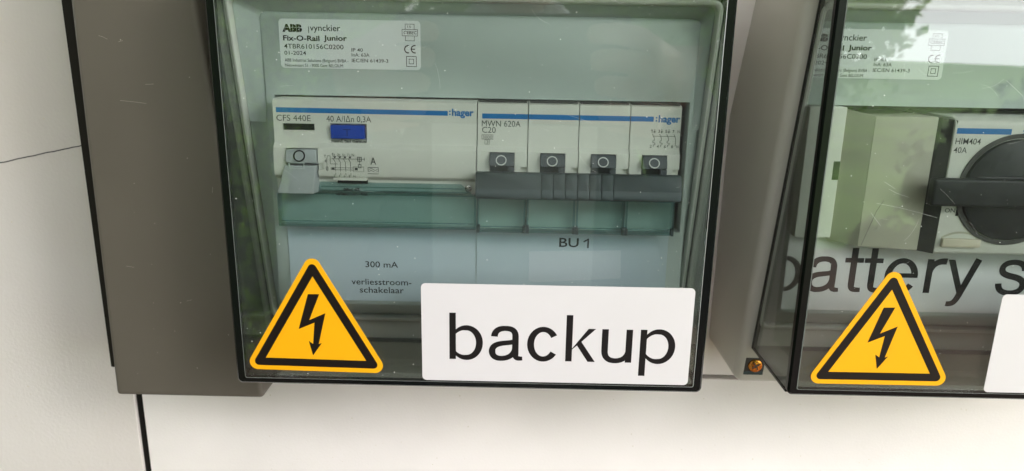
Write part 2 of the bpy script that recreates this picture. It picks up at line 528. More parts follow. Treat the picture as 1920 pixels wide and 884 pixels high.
def enclosure(X, label, cutx, pl=10.0, lx=16.7):
    t = thing('electrical_enclosure', label, 'enclosure', (X + 84, WALLY, -18), 'grey enclosures with clear covers')
    # body: rounded tube from the wall to the slanted front, then a flange in to the rim
    def loop(x0, x1, z0, z1, r, yf, n=6):
        pr = roundpoly([(X + x0, z0), (X + x1, z0), (X + x1, 92), (X + x1, z1), (X + x0, z1), (X + x0, 92)], [r, r, 0, r, r, 0], n)
        return [(p[0], yf(p[1]), p[1]) for p in pr]
    pr = roundpoly([(X - 4.5, -18), (X + 172.5, -18), (X + 172.5, 92), (X + 164.5, 164), (X + 5.0, 164), (X - 4.5, 92)], [5, 5, 0, 5, 5, 0], 6)
    back = [(p[0], WALLY, p[1]) for p in pr]
    prof = [
        back,
        loop(-4.5, 172.5, -18, 164, 5, lambda z: SL(z) + 5.5),
        loop(-4.2, 172.2, -17.7, 163.7, 4.7, lambda z: SL(z) + 3.6),
        loop(-3.2, 171.2, -16.7, 162.7, 4.0, lambda z: SL(z) + 2.1),
        loop(-1.6, 169.6, -15.1, 161.1, 3.0, lambda z: SL(z) + 1.5),
        loop(0.6, 167.4, 10.4, 135.8, 3.5, lambda z: SL(z) + 1.5),
    ]
    b = bmesh.new()
    rings = [[b.verts.new(p) for p in lp] for lp in prof]
    for a, c in zip(rings[:-1], rings[1:]):
        n = len(a)
        for i in range(n): b.faces.new((a[i], a[(i + 1) % n], c[(i + 1) % n], c[i]))
    finish('body', b, M['body'], t, 50)
    # raised rim
    prof = [
        loop(0.6, 167.4, 10.4, 135.8, 3.5, lambda z: SL(z) + 1.6),
        loop(0.6, 167.4, 10.4, 135.8, 3.5, lambda z: SL(z) - .6),
        loop(1.0, 167.0, 10.8, 135.4, 3.2, lambda z: SL(z) - 1.0),
        loop(2.0, 166.0, 11.8, 134.4, 2.6, lambda z: SL(z) - 1.0),
        loop(2.4, 165.6, 12.2, 134.0, 2.4, lambda z: SL(z) - .4),
        loop(2.6, 165.4, 12.4, 133.8, 2.3, lambda z: SL(z) + 2.0),
    ]
    b = bmesh.new()
    rings = [[b.verts.new(p) for p in lp] for lp in prof]
    for a, c in zip(rings[:-1], rings[1:]):
        n = len(a)
        for i in range(n): b.faces.new((a[i], a[(i + 1) % n], c[(i + 1) % n], c[i]))
    finish('rim', b, M['rim'], t, 50)
    # front plate: sloping flanks up to a flat plate with the device opening
    PY = 20.0
    prof = [
        loop(min(2.7, pl), 165.3, 12.5, 133.7, 2.3, lambda z: SL(z) + 1.9),
        loop(pl, 162.0, 23.5, 130.0, 2.2, lambda z: PY + .8),
        loop(pl + .8, 161.2, 24.3, 129.2, 2.0, lambda z: PY),
    ]
    b = bmesh.new()
    rings = [[b.verts.new(p) for p in lp] for lp in prof]
    for a, c in zip(rings[:-1], rings[1:]):
        n = len(a)
        for i in range(n): b.faces.new((a[i], a[(i + 1) % n], c[(i + 1) % n], c[i]))
    last = [(v.co.x, v.co.z) for v in rings[-1]]
    hx0, hx1 = cutx
    hole = [(hx0, 54.6), (hx1, 54.6), (hx1, 101.9), (hx0, 101.9)]
    sheet(b, last, PY, 0, [hole])
    bmesh.ops.remove_doubles(b, verts=b.verts, dist=.001)
    # opening's inner walls
    hv = [[b.verts.new((p[0], yy, p[1])) for p in hole] for yy in (PY, PY + 6)]
    for i in range(4): b.faces.new((hv[0][i], hv[0][(i + 1) % 4], hv[1][(i + 1) % 4], hv[1][i]))
    finish('front_plate', b, M['plate'], t, 45)
    b = bmesh.new(); bx(b, X + 4, X + 163, 62, 64, 20, 132)
    finish('back_plate', b, M['cav'], t)  # shade of the grey interior put into a dark colour
    # screw recesses at the flange's lower corners, their shade painted as flush dark plates
    for sx in (-1.2, 161.0):
        zc, y0 = -9.0, SL(-9) + 1.5
        b = bmesh.new()
        x0, x1, z0, z1 = X + sx, X + sx + 8.2, zc - 4.3, zc + 4.1
        hexa(b, [(x0, SL(z0) + 1.42, z0), (x1, SL(z0) + 1.42, z0), (x1, SL(z0) + 1.8, z0), (x0, SL(z0) + 1.8, z0),
                 (x0, SL(z1) + 1.42, z1), (x1, SL(z1) + 1.42, z1), (x1, SL(z1) + 1.8, z1), (x0, SL(z1) + 1.8, z1)])
        rc = finish('screw_recess_shade', b, M['cav'], t, 0)
        b = bmesh.new()
        bx(b, x0 + .05, x1 - .05, SL(z0) + .9, SL(z0) + 1.9, z0 + .1, z0 + 1.6, .2)
        finish('recess_ledge', b, M['slate'], rc)
        b = bmesh.new()
        cx, cz = X + sx + 4.2, zc + .5
        disc(b, cx, cz, 3.0, y0 - 1.3, 1.6, 32, 0, .8)
        sc_x = bmesh.new()
        for a in (0, math.pi / 2):
            dx, dz = math.cos(a + .5), math.sin(a + .5)
            q = [(cx + dx * 1.7 - dz * .25, cz + dz * 1.7 + dx * .25), (cx + dx * 1.7 + dz * .25, cz + dz * 1.7 - dx * .25),
                 (cx - dx * 1.7 + dz * .25, cz - dz * 1.7 - dx * .25), (cx - dx * 1.7 - dz * .25, cz - dz * 1.7 + dx * .25)]
            sheet(sc_x, q, y0 - 1.72 - a * .01, .2)
        for k in range(14):
            a = k * 2.4; r = .6 + .13 * k
            bx(b, cx + r * math.cos(a) - .2, cx + r * math.cos(a) + .2, y0 - 1.5 - .15 * (k % 3), y0 - 1.1, cz + r * math.sin(a) - .2, cz + r * math.sin(a) + .25)
        scw = finish('screw', b, M['brass'], t)
        finish('cross_slot', sc_x, M['cav'], scw, 0)
    # clear cover ---------------------------------------------------
    def wall_(x0, x1, z0, z1, name, m, front=False):
        b = bmesh.new()
        if front:
            bx(b, x0, x1, 0, 2.2, z0, z1)
        else:
            hexa(b, [(x0, 2.3, z0), (x1, 2.3, z0), (x1, SL(z0) + 1.0, z0), (x0, SL(z0) + 1.0, z0),
                     (x0, 2.3, z1), (x1, 2.3, z1), (x1, SL(z1) + 1.0, z1), (x0, SL(z1) + 1.0, z1)])
        return finish(name, b, m, cov, 0)
    b = bmesh.new()
    def bar(ax, bxx, ay0, ay1, az0, az1, bev=.5): bx(b, ax, bxx, ay0, ay1, az0, az1, bev, 3)
    W_, H_, e = 168, 146, 2.3
    # dark edge, light loss in clear plastic painted black: outline of the front face and of the joint, and the four corners running back
    fo = roundpoly(rect(X, 0, X + W_, H_), 2.0, 6)
    fi = roundpoly(rect(X + e + .7, e - .1, X + W_ - e - .7, H_ - e + .1), .8, 6)
    fo2 = roundpoly(rect(X + .7, .7, X + W_ - .7, H_ - .7), 1.4, 6)
    lo = [[b.verts.new((p[0], y, p[1])) for p in lp] for lp, y in ((fi, 2.6), (fi, -.05), (fo2, -.05), (fo, .75), (fo, 2.6))]
    for a, c in zip(lo[:-1], lo[1:]):
        n = len(a)
        for i in range(n): b.faces.new((a[i], a[(i + 1) % n], c[(i + 1) % n], c[i]))
    for (cxx, czz) in ((X, 0), (X + W_ - 1.6, 0), (X, H_ - 1.6), (X + W_ - 1.6, H_ - 1.6)):
        hexa(b, [(cxx, 2.4, czz), (cxx + 1.6, 2.4, czz), (cxx + 1.6, SL(czz) + 1.2, czz), (cxx, SL(czz) + 1.2, czz),
                 (cxx, 2.4, czz + 1.6), (cxx + 1.6, 2.4, czz + 1.6), (cxx + 1.6, SL(czz) + 1.2, czz + 1.6), (cxx, SL(czz) + 1.2, czz + 1.6)], .35)
    def jbar(x0, x1, z0, z1):
        hexa(b, [(x0, SL(z0) - .6, z0), (x1, SL(z0) - .6, z0), (x1, SL(z0) + 1.3, z0), (x0, SL(z0) + 1.3, z0),
                 (x0, SL(z1) - .6, z1), (x1, SL(z1) - .6, z1), (x1, SL(z1) + 1.3, z1), (x0, SL(z1) + 1.3, z1)], .3)
    jbar(X - .05, X + 1.5, .1, H_ - .1); jbar(X + W_ - 1.5, X + W_ + .05, .1, H_ - .1)
    jbar(X + .1, X + W_ - .1, -.05, 1.0); jbar(X + .1, X + W_ - .1, H_ - 1.0, H_ + .05)
    cov = finish('clear_cover', b, M['edge'], t, 40)
    WORLD[cov.name] = WORLD[t.name]
    wall_(X + e + .75, X + W_ - e - .75, e - .05, H_ - e + .05, 'front_pane', M['cover'], True)
    wall_(X + .05, X + 1.5, 1.7, H_ - 1.7, 'side_pane', M['coverside'])
    wall_(X + W_ - 1.5, X + W_ - .05, 1.7, H_ - 1.7, 'side_pane', M['coverside'])
    wall_(X + 1.7, X + W_ - 1.7, .05, 1.5, 'bottom_pane', M['coverside'])
    wall_(X + 1.7, X + W_ - 1.7, H_ - 1.5, H_ - .05, 'top_pane', M['coverside'])
    # thin bright line where pane meets edge
    b = bmesh.new()
    fa = roundpoly(rect(X + e + .75, e - .05, X + W_ - e - .75, H_ - e + .05), .8, 4)
    fb = roundpoly(rect(X + e + 1.0, e + .2, X + W_ - e - 1.0, H_ - e - .2), .6, 4)
    r0 = [b.verts.new((p[0], -.02, p[1])) for p in fa]; r1 = [b.verts.new((p[0], -.12, p[1])) for p in fb]
    for i in range(len(r0)): b.faces.new((r0[i], r0[(i + 1) % len(r0)], r1[(i + 1) % len(r0)], r1[i]))
    finish('pane_bead', b, mat('bead_plastic', (.22, .24, .23), .2), cov, 40)
    # dust specks and hairline scratches on the pane
    rnd = random.Random(int(X) + 5)
    b = bmesh.new()
    for k in range(300):
        x, z = X + rnd.uniform(5, 163), rnd.uniform(4, 141)
        disc(b, x, z, rnd.choice((.05, .07, .09, .12, .18)), -.03, n=6)
    for k in range(30):
        x, z = X + rnd.uniform(6, 155), rnd.uniform(48, 138)
        a = rnd.gauss(-.5, .7); L = rnd.uniform(1.5, 9); c = rnd.uniform(-.5, .5)
        pp = [(x + L * q / 8 * math.cos(a + c * q / 8), z + L * q / 8 * math.sin(a + c * q / 8)) for q in range(9)]
        line(b, pp, rnd.uniform(.014, .03), -.03)
    if X > 100:
        for pp in ([(220.5, 71.2), (228, 69.9), (235, 68.3), (241.5, 66.6)], [(224, 76), (227, 74.6), (231, 73.4)], [(222, 78.5), (226, 76.2)], [(219, 68), (223, 63.5)], [(256, 112), (262, 107.4), (264, 104)]):
            line(b, pp, .04, -.03)
    d = finish('dust_and_scratches', b, M['dust'], cov, 0); d['kind'] = 'stuff'
    # rating label -------------------------------------------------
    b = bmesh.new()
    LX, LZ, LW, LH = X + lx, 111.2, 48.9, 16.5
    sheet(b, roundpoly(rect(LX, LZ, LX + LW, LZ + LH), 1.3, 5), PY - .12, .12)
    def clip(q):
        if lx < 2: bmesh.ops.bisect_plane(q, geom=list(q.verts) + list(q.edges) + list(q.faces), plane_co=(X + 1.7, 0, 0), plane_no=(-1, 0, 0), clear_outer=True)
    clip(b)
    lab = finish('rating_label', b, M['rating'], t, 0)
    def u(x): return LX + (x - 90) / 1018 * LW
    def v(x, y): return LZ + LH - (y - 136 - .0225 * (x - 90)) / 350 * LH
    def T(s, x0, x1, yb, hh, bold=0.0, **k):
        text_mesh(b, s, u(x0), u(x1), v(x0, yb), hh / 350 * LH, PY - .17, bold, slope=0.0, **k)
    b = bmesh.new()
    T('ABB', 115, 258, 225, 56, .075); T('|', 302, 307, 228, 46, .0, capref='|')
    T('vynckier', 314, 533, 223, 44, .006)
    T('Fix-O-Rail', 117, 380, 290, 38, .026); T('Junior', 410, 578, 292, 38, .026)
    T('4TBR610156C0200', 120, 551, 347, 33, .004); T('01-2024', 120, 277, 392, 28, .004)
    T('ABB Industrial Solutions (Belgium) BVBA -', 120, 583, 441, 23); T('Nieuwevaart 51 - 9000 Gent BELGIUM', 120, 542, 477, 22)
    T('IP 40', 608, 690, 372, 24, .004); T('InA: 63A', 608, 737, 407, 24, .004); T('IEC/EN 61439-3', 608, 872, 448, 25, .004)
    T('15', 1016, 1042, 205, 15); T('CEBEC', 988, 1082, 250, 22, .01)
    yy = PY - .17
    def bl(x0, y0, x1, y1, w): box_line(b, u(x0), v(x0, y1), u(x1), v(x0, y0), w, yy)
    bl(977, 217, 1088, 262, .16)
    line(b, [(u(1000), v(1000, 215)), (u(1000), v(1000, 180)), (u(1064), v(1000, 180)), (u(1064), v(1000, 215))], .16, yy)
    line(b, [(u(1000), v(1000, 263)), (u(1000), v(1000, 297)), (u(1064), v(1000, 297)), (u(1064), v(1000, 263))], .16, yy)
    bl(1005, 409, 1076, 481, .2); bl(1024, 428, 1057, 462, .18)
    for cx in (1018, 1066):
        pn = Pen(b, u(cx), v(cx, 358), 1, yy); rr = 30 / 350 * LH
        pn.arc(0, 0, rr * .98, rr, .38, .38, 75, 285, 20)
    line(b, [(u(1040), v(1066, 358)), (u(1066), v(1066, 358))], .34, yy)
    clip(b)
    finish('lettering', b, M['ink'], lab, 0)
    b = bmesh.new()
    for q in (160, 210): pass
    line(b, [(u(114), v(114, 197)), (u(260), v(114, 197))], .1, PY - .2)
    for q in (134, 172, 190, 218, 238): line(b, [(u(q), v(114, 166)), (u(q), v(114, 227))], .07, PY - .2)
    clip(b)
    if len(b.faces): finish('logo_gap', b, M['rating'], lab, 0)
    else: b.free()
    return t

enc1 = enclosure(0, 'grey enclosure left of centre, its clear cover marked backup, with a residual current breaker inside', (13.6, 160.3))
enc2 = enclosure(198.9, 'grey enclosure at the right edge trees mirrored in its cover, a rotary switch inside', (201.4, 345.0), 1.7, -1.3)

# ------------------------------------------------------------------ warning signs and name labels on the covers
def warning_sign(cx, cz, rot, label):
    t = thing('warning_sign', label, 'warning sign', (cx, -.3, cz), 'yellow high voltage warning triangles')
    def tri(inr):
        R = inr * 2
        return [(cx + R * math.cos(a + rot), cz + R * math.sin(a + rot)) for a in (math.radians(90), math.radians(210), math.radians(330))]
    b = bmesh.new(); sheet(b, roundpoly(tri(15.05), 2.9, 10), -.22, .2)
    finish('sign_face', b, M['yellow'], t, 0)
    b = bmesh.new(); sheet(b, roundpoly(tri(13.35), 1.5, 8), -.26, 0, [tri(10.4)])
    finish('black_border', b, M['signblack'], t, 0)
    bolt = [(27.4, 34.9), (31.4, 35.0), (27.5, 25.2), (33.3, 28.0), (30.5, 16.2), (31.6, 16.6), (28.3, 11.7), (27.0, 17.3), (28.5, 16.2), (29.3, 24.3), (23.6, 21.7)]
    q = []
    for (x, z) in bolt:
        dx, dz = x - 29.3, z - 20.7
        q.append((cx + dx * math.cos(rot) - dz * math.sin(rot), cz + dx * math.sin(rot) + dz * math.cos(rot)))
    b = bmesh.new(); sheet(b, q, -.26)
    finish('lightning_bolt', b, M['signblack'], t, 0)
    return t
warning_sign(29.35, 20.6, math.radians(-.7), 'yellow lightning warning triangle beside the backup label')
warning_sign(230.3, 20.1, math.radians(0.2), 'yellow lightning warning triangle over the battery lettering, with bright reflections')

def name_label(x0, z0, w, h, rot, words, label):
    t = thing('name_label', label, 'label', (x0, -.3, z0), 'white name labels on the covers')
    pts_ = roundpoly([(0, 0), (w, 0), (w, h), (0, h)], 1.6, 6)
    pts_ = [(x0 + p[0] * math.cos(rot) - p[1] * math.sin(rot), z0 + p[0] * math.sin(rot) + p[1] * math.cos(rot)) for p in pts_]
    b = bmesh.new(); sheet(b, pts_, -.2, .18)
    finish('label_film', b, M['label'], t, 0)
    if words:
        b = bmesh.new()
        for ch, x in words: glyph(b, ch, x, 11.45, 1.0, -.22)
        finish('lettering', b, M['ink'], t, 0)
    return t
name_label(67.3, 3.0, 95.4, 36.7, math.radians(.1), [('b', 77.1), ('a', 91.2), ('c', 104.7), ('k', 118.4), ('u', 131.2), ('p', 144.7)],
           'white label reading backup in large black letters on the left cover')
name_label(268.6, 3.0, 95.4, 37.0, math.radians(.1), [], 'white label cut off by the right edge of the photo')

# ------------------------------------------------------------------ insert strips behind the covers
b = bmesh.new(); sheet(b, rect(15.4, 25.6, 85.05, 56), 19.6, .3)
s1 = tag(finish('paper_strip', b, M['paper'], origin=(50, 19.8, 26), smooth=0), 'white paper strip reading 300 mA verliesstroom-schakelaar under the residual current breaker', 'label strip')
WORLD[s1.name] = Vector((50, 19.8, 26))
b = bmesh.new()
text_mesh(b, '300 mA', 43.8, 56.0, 38.9, 2.3, 19.55, .004)
text_mesh(b, 'verliesstroom-', 38.3, 60.9, 32.0, 2.35, 19.55, .004)
text_mesh(b, 'schakelaar', 41.3, 58.0, 28.8, 2.35, 19.55, .004)
finish('lettering', b, M['ink'], s1, 0)
b = bmesh.new(); sheet(b, rect(85.45, 25.6, 156.2, 56), 19.6, .3)
s2 = tag(finish('paper_strip', b, M['paper'], origin=(120, 19.8, 26), smooth=0), 'pale paper strip reading BU 1 under the four pole circuit breaker', 'label strip')
b = bmesh.new()
text_mesh(b, 'BU', 116.0, 123.2, 48.35, 3.5, 19.55, .012)
text_mesh(b, '1', 125.2, 127.6, 48.3, 3.1, 19.55, .012, capref='1')
finish('lettering', b, M['ink'], s2, 0)
b = bmesh.new(); sheet(b, [(105.0, 35.0), (107.5, 34.4), (120, 35.2), (139.4, 36.6), (139.0, 47.5), (105.0, 46.2)], 19.45, .12)
finish('clear_tape', b, mat('clear_tape', (.62, .68, .745), .3), s2, 0)
b = bmesh.new(); sheet(b, rect(200.55, 25.7, 345, 56), 19.6, .3)
s3 = tag(finish('paper_strip', b, M['paperw'], origin=(270, 19.8, 26), smooth=0), 'white strip with large black letters battery s under the rotary switch', 'label strip')
b = bmesh.new()
Pen(b, 194.2, 33.1, 1.045, 19.55).arc(6.1, 6.35, 5.8, 6.65, 2.25, 1.75, -90, 90)
for ch, x in (('a', 208.6), ('t', 222.2), ('t', 229.4), ('e', 237.5), ('r', 252.6), ('y', 260.2), ('s', 279.0)):
    glyph(b, ch, x, 33.1 if x < 250 else 33.3, 1.045, 19.55)
finish('lettering', b, M['ink'], s3, 0)

# ------------------------------------------------------------------ devices
FRONT = [(101.25, 12.4), (100.7, 11.2), (99.8, 11.0), (86.8, 10.7), (86.3, 10.5), (84.9, 9.0), (84.3, 8.8), (76.5, 8.4), (75.2, 8.8), (74.2, 9.9),
         (74.0, 10.6), (69.6, 11.2), (69.3, 13.2), (56.6, 13.4)]
def fy(z):
    for (z1, y1), (z0, y0) in zip(FRONT[:-1], FRONT[1:]):
        if z0 <= z <= z1: return y0 + (y1 - y0) * (z - z0) / max(1e-6, z1 - z0)
    return 13.4
def profile(cuts, front=FRONT):
    ev = []
    for z, y in front:
        if any(za < z < zb for za, zb, d in cuts): continue
        ev.append((z, 0, y))
    for za, zb, d in cuts:
        ev += [(zb, 0, fy(zb)), (zb, 1, fy(zb) + d), (za, -1, fy(za) + d), (za, 0.5, fy(za))]
    # order from the top down; at a cut top: surface then deep, at a cut bottom: deep then surface
    pts_ = []
    items = [(z, y) for z, y in front if not any(za <= z <= zb for za, zb, d in cuts)]
    marks = [(z, 'p', y) for z, y in items] + [(zb, 'c', (za, zb, d)) for za, zb, d in cuts]
    marks.sort(key=lambda m: -m[0])
    for z, k, v in marks:
        if k == 'p': pts_.append((v, z))
        else:
            za, zb, d = v
            pts_ += [(fy(zb), zb), (fy(zb) + d, zb), (fy(za) + d, za), (fy(za), za)]
    return [(45, 101.25)] + pts_ + [(45, 56.6)]

def device_body(name, x0, x1, cuts, m, parent):
    """cuts: (xa, xb, za, zb, depth) openings sunk into the front"""
    xs = sorted({x0, x1} | {c[0] for c in cuts} | {c[1] for c in cuts})
    b = bmesh.new()
    for a, c in zip(xs[:-1], xs[1:]):
        mid = (a + c) / 2
        cs = [(q[2], q[3], q[4]) for q in cuts if q[0] <= mid <= q[1]]
        extrude_x(b, profile(cs), a, c)
    return finish(name, b, m, parent, 25)

def terminal_cover(x0, x1, z0, z1, parent, clips=()):
    b = bmesh.new()
    bx(b, x0 + .1, x1 - .1, 10.2, 11.0, z0 + .3, z1, .2)
    bx(b, x0 + .1, x1 - .1, 11.05, 19.0, z1 - .9, z1 - .1)
    tc_ = finish('terminal_cover', b, M['teal'], parent, 0)
    b = bmesh.new()
    bx(b, x0 + .1, x0 + .9, 9.9, 19, z0, z1 - .2, .15)
    bx(b, x1 - .9, x1 - .1, 9.9, 19, z0, z1 - .2, .15)
    bx(b, x0 + .95, x1 - .95, 9.7, 10.15, z0 + 1.9, z0 + 2.3, .1)
    bx(b, x0 + .95, x1 - .95, 9.6, 19, z0, z0 + .7, .15)
    finish('cover_edge', b, M['tealedge'], tc_, 0)
    return tc_

# residual current breaker -------------------------------------------
rcd = thing('residual_current_breaker', 'wide off-white residual current breaker with blue test button and grey lever down', 'circuit breaker', (50.8, 45, 56.6))
x0, x1 = 15.8, 85.75
device_body('body', x0, x1, [(18.9, 29.9, 90.6, 92.9, 1.2), (35.4, 47.9, 87.8, 93.2, 1.6), (20.0, 31.1, 74.4, 84.7, 2.5), (31.1, 33.0, 77.4, 79.7, .9), (37.0, 47.7, 72.2, 73.9, 1.0)], M['dev'], rcd)
def up_y(z): return fy(z) - .06
b = bmesh.new()
hexa(b, [(16.9, up_y(96.6), 96.6), (75.8, up_y(96.5), 96.5), (75.8, 12.5, 96.5), (16.9, 12.5, 96.6), (16.9, up_y(98.3), 98.3), (75.8, up_y(98.1), 98.1), (75.8, 12.5, 98.1), (16.9, 12.5, 98.3)])
finish('blue_stripe', b, M['blue'], rcd, 0)
b = bmesh.new()
text_mesh(b, 'hager', 77.25, 84.7, 96.55, 2.45, 10.86, .03)
for zz in (96.7, 97.75): sheet(b, rect(76.3, zz, 76.8, zz + .5), 10.86)
finish('logo', b, M['blue'], rcd, 0)
b = bmesh.new()
text_mesh(b, 'CFS 440E', 16.9, 28.7, 93.75, 2.0, 10.82, .0)
text_mesh(b, '40 A/I\u0394n 0,3A', 34.1, 49.5, 93.75, 2.0, 10.82, .0)
finish('type_lettering', b, M['greyink'], rcd, 0)
b = bmesh.new()
text_mesh(b, 'maand. test mensuel', 35.5, 47.8, 86.75, 1.15, 10.42, .03)
Y8 = 8.44
L = lambda pts_, w=.15: line(b, pts_, w, Y8 - .02)
text_mesh(b, 'A', 49.3, 51.2, 79.5, 2.5, Y8)
box_line(b, 48.4, 76.3, 51.9, 78.5, .2, Y8 - .02)
for dz in (.55, -.35):
    L([(48.8 + i * .23, 77.4 + dz * .8 + .3 * math.sin(i * 6.28 / 12)) for i in range(13)], .16)
for i, s_ in enumerate(('1', '3', '5', '7')):
    x = 36.4 + i * 1.75
    text_mesh(b, s_, x - .35, x + .25, 82.2, .95, Y8, capref='1', shear=.2)
    L([(x + .6, 82.9), (x + .6, 81.7)], .13); L([(x + .3, 82.1), (x + .6, 81.6), (x + .95, 82.1)], .25)
    L([(x, 81.5), (x + .7, 80.1), (x + .7, 75.6)], .15)
    text_mesh(b, ('2', '4', '6', '8')[i], x - .05, x + .45, 74.9, .85, Y8, capref='1')
text_mesh(b, 'N', 42.9, 43.7, 82.2, .95, Y8); text_mesh(b, 'N', 43.2, 43.9, 74.9, .8, Y8)
text_mesh(b, 'T', 33.3, 34.0, 81.6, .95, Y8); text_mesh(b, 'E', 33.6, 34.2, 80.1, .8, Y8)
L([(36.0, 81.3), (44.8, 81.3)], .13); box_line(b, 44.9, 80.6, 46.2, 82.0, .18, Y8 - .02)
L([(44.9, 81.3), (47.2, 81.3)], .14); L([(45.55, 82), (45.55, 79.3)], .14); L([(47.2, 81.8), (47.2, 80.8)], .16)
box_line(b, 45.1, 78.3, 46.0, 79.4, .18, Y8 - .02)
L([(34.2, 76.5), (34.2, 81), (34.5, 82.3), (35.4, 82.3), (35.4, 79.5), (37.9, 79.5)], .14)
box_line(b, 33.9, 77.3, 34.5, 78.4, .16, Y8 - .02)
box_line(b, 35.6, 77.5, 44.6, 78.2, .14, Y8 - .02); box_line(b, 43.2, 76.9, 46.9, 78.6, .14, Y8 - .02)
for x in (35.8, 43.8):
    sheet(b, rect(x, 77.4, x + 1.0, 78.3), Y8 - .03)
L([(34.2, 76.5), (36.2, 76.5)], .14)
finish('wiring_diagram', b, M['greyink'], rcd, 0)
b = bmesh.new(); bx(b, 19.1, 29.7, 11.3, 12.2, 90.7, 92.8, .1)
finish('indicator_window', b, M['slot'], rcd, 0)
b = bmesh.new(); bx(b, 35.7, 47.2, 9.3, 13, 88.1, 92.7, .35, 3)
btn = finish('test_button', b, M['bluebtn'], rcd)
b = bmesh.new()
line(b, [(40.3, 91.3), (42.5, 91.3)], .35, 9.27); line(b, [(41.4, 91.3), (41.4, 89.3)], .35, 9.265)
finish('button_mark', b, mat('dark_blue_mark', (.004, .02, .16), .5), btn, 0)
# lever: curved face, then a skirt flaring down over the terminal cover
b = bmesh.new()
extrude_x(b, [(14, 84.3), (8.3, 84.3), (7.5, 82), (7.2, 79.9), (14, 78)], 20.3, 30.8, .15)
lev = finish('lever', b, M['grey'], rcd, 40)
b = bmesh.new()
hexa(b, [(17.0, 6.0, 69.2), (29.6, 6.0, 69.2), (31.0, 12, 69.2), (17.0, 12, 69.2), (19.9, 7.15, 78.9), (30.4, 7.15, 78.9), (30.8, 12, 78.9), (19.9, 12, 78.9)], .5, 3)
finish('lever_skirt', b, M['grey'], lev, 40)
b = bmesh.new()
bx(b, 21.4, 26.7, 6.9, 7.6, 77.8, 78.1, .08); bx(b, 21.4, 21.7, 6.9, 7.6, 78.1, 80.0, .05); bx(b, 26.4, 26.7, 6.9, 7.6, 78.1, 80.0, .05); bx(b, 21.4, 26.7, 6.9, 7.6, 79.75, 80.0, .05)
finish('lever_slot', b, M['plate'], lev)
b = bmesh.new(); disc(b, 25.0, 82.2, 2.05, 7.35, .3, 40, 1.6)
bmesh.ops.rotate(b, verts=b.verts, cent=(25, 7.45, 82.2), matrix=Matrix.Rotation(math.radians(-16), 3, 'X'))
finish('off_ring', b, M['ink'], lev, 40)
b = bmesh.new()
bx(b, 36.3, 47.9, 7.6, 11.9, 73.9, 74.7, .15)
finish('window_hood', b, M['dev'], rcd)
b = bmesh.new(); bx(b, 36.9, 47.6, 11.0, 12.2, 72.2, 73.8, .1)
finish('indicator_window', b, M['slot'], rcd, 0)
b = bmesh.new()
text_mesh(b, 'd\u00e9faut diff.', 39.2, 45.1, 70.1, 1.0, 9.38, .03)
text_mesh(b, 'verliesstroom - fout', 36.4, 47.7, 68.35, 1.15, 9.36, .03)
finish('fault_lettering', b, M['ink'], rcd, 0)
b = bmesh.new(); bx(b, 31.2, 81, 10.4, 12.0, 71.0, 71.3, .08); bx(b, 31.2, 84, 10.3, 12.0, 69.7, 70.0, .08)
finish('ledge', b, M['tealedge'], rcd, 0)
b = bmesh.new(); disc(b, 82.9, 71.3, 1.25, 10.2, 2.2, 28, 0, .4); disc(b, 82.9, 71.3, .55, 10.1, .2, 20, .25)
finish('sealing_screw', b, M['steel'], rcd)
tc0 = terminal_cover(15.5, 85.8, 56.6, 69.1, rcd)
b = bmesh.new()
hexa(b, [(30.2, 9.5, 69.2), (84.6, 9.5, 69.2), (84.6, 10.0, 69.2), (30.2, 10.0, 69.2), (31.2, 9.5, 73.0), (80.5, 9.5, 73.0), (80.5, 10.0, 73.0), (31.2, 10.0, 73.0)])
finish('cover_flap', b, M['teal'], tc0, 0)

# four pole circuit breaker ------------------------------------------
mcb = thing('four_pole_breaker', 'four pole circuit breaker with linked dark toggles under one slate handle bar', 'circuit breaker', (121, 45, 56.6))
P0, PW = 86.1, 17.45
stripe_z = lambda x: 97.35 - (x - 87.5) * .0005
for k in range(4):
    a = P0 + k * PW; c = a + PW - .28
    pole = device_body('pole_module', a, c, [(a + 4.2, a + 12.9, 70.5, 84.6, 3.0), (a + 14.9, c, 77.4, 79.7, 1.6)], M['dev'], mcb)
    b = bmesh.new()
    sx0 = a if k else a + 1.5
    sx1 = c if k < 3 else 146.2
    hexa(b, [(sx0, up_y(95.8), 95.8), (sx1, up_y(95.8), 95.8), (sx1, 12.5, 95.8), (sx0, 12.5, 95.8), (sx0, up_y(97.5), 97.5), (sx1, up_y(97.5), 97.5), (sx1, 12.5, 97.5), (sx0, 12.5, 97.5)])
    finish('blue_stripe', b, M['blue'], mcb, 0)
    b = bmesh.new()
    extrude_x(b, [(15, 84.3), (8.4, 84.3), (7.2, 82.4), (6.6, 80.2), (10.4, 79.8), (10.4, 77.3), (6.2, 76.9), (6, 73), (15, 73)], a + 4.4, a + 12.7)
    tg = finish('toggle', b, M['slate2'], mcb, 40)
    b = bmesh.new(); bx(b, a + 10.6, a + 12.7, 6.6, 9, 77.4, 79.9, .1)
    finish('toggle_cheek', b, M['slate2'], tg)
    b = bmesh.new(); disc(b, a + 8.3, 82.1, 1.85, 6.95, .3, 40, 1.5)
    bmesh.ops.rotate(b, verts=b.verts, cent=(a + 8.3, 7.05, 82.1), matrix=Matrix.Rotation(math.radians(-30), 3, 'X'))
    finish('off_ring', b, M['paleink'], tg, 40)
    b = bmesh.new(); bx(b, a + .4, c - .4, 12.0, 17.5, 101.25, 101.7, .1)
    finish('vent_block', b, M['cav'], mcb, 0)
    terminal_cover(a - .2, c + .1, 55.9, 68.5, mcb)
    b = bmesh.new(); bx(b, a - .2, a + 1.0, 9.2, 12, 55.8, 58.3, .2); bx(b, c - .9, c + .05, 9.2, 12, 55.8, 58.2, .2)
    finish('cover_clip', b, M['slate'], mcb)
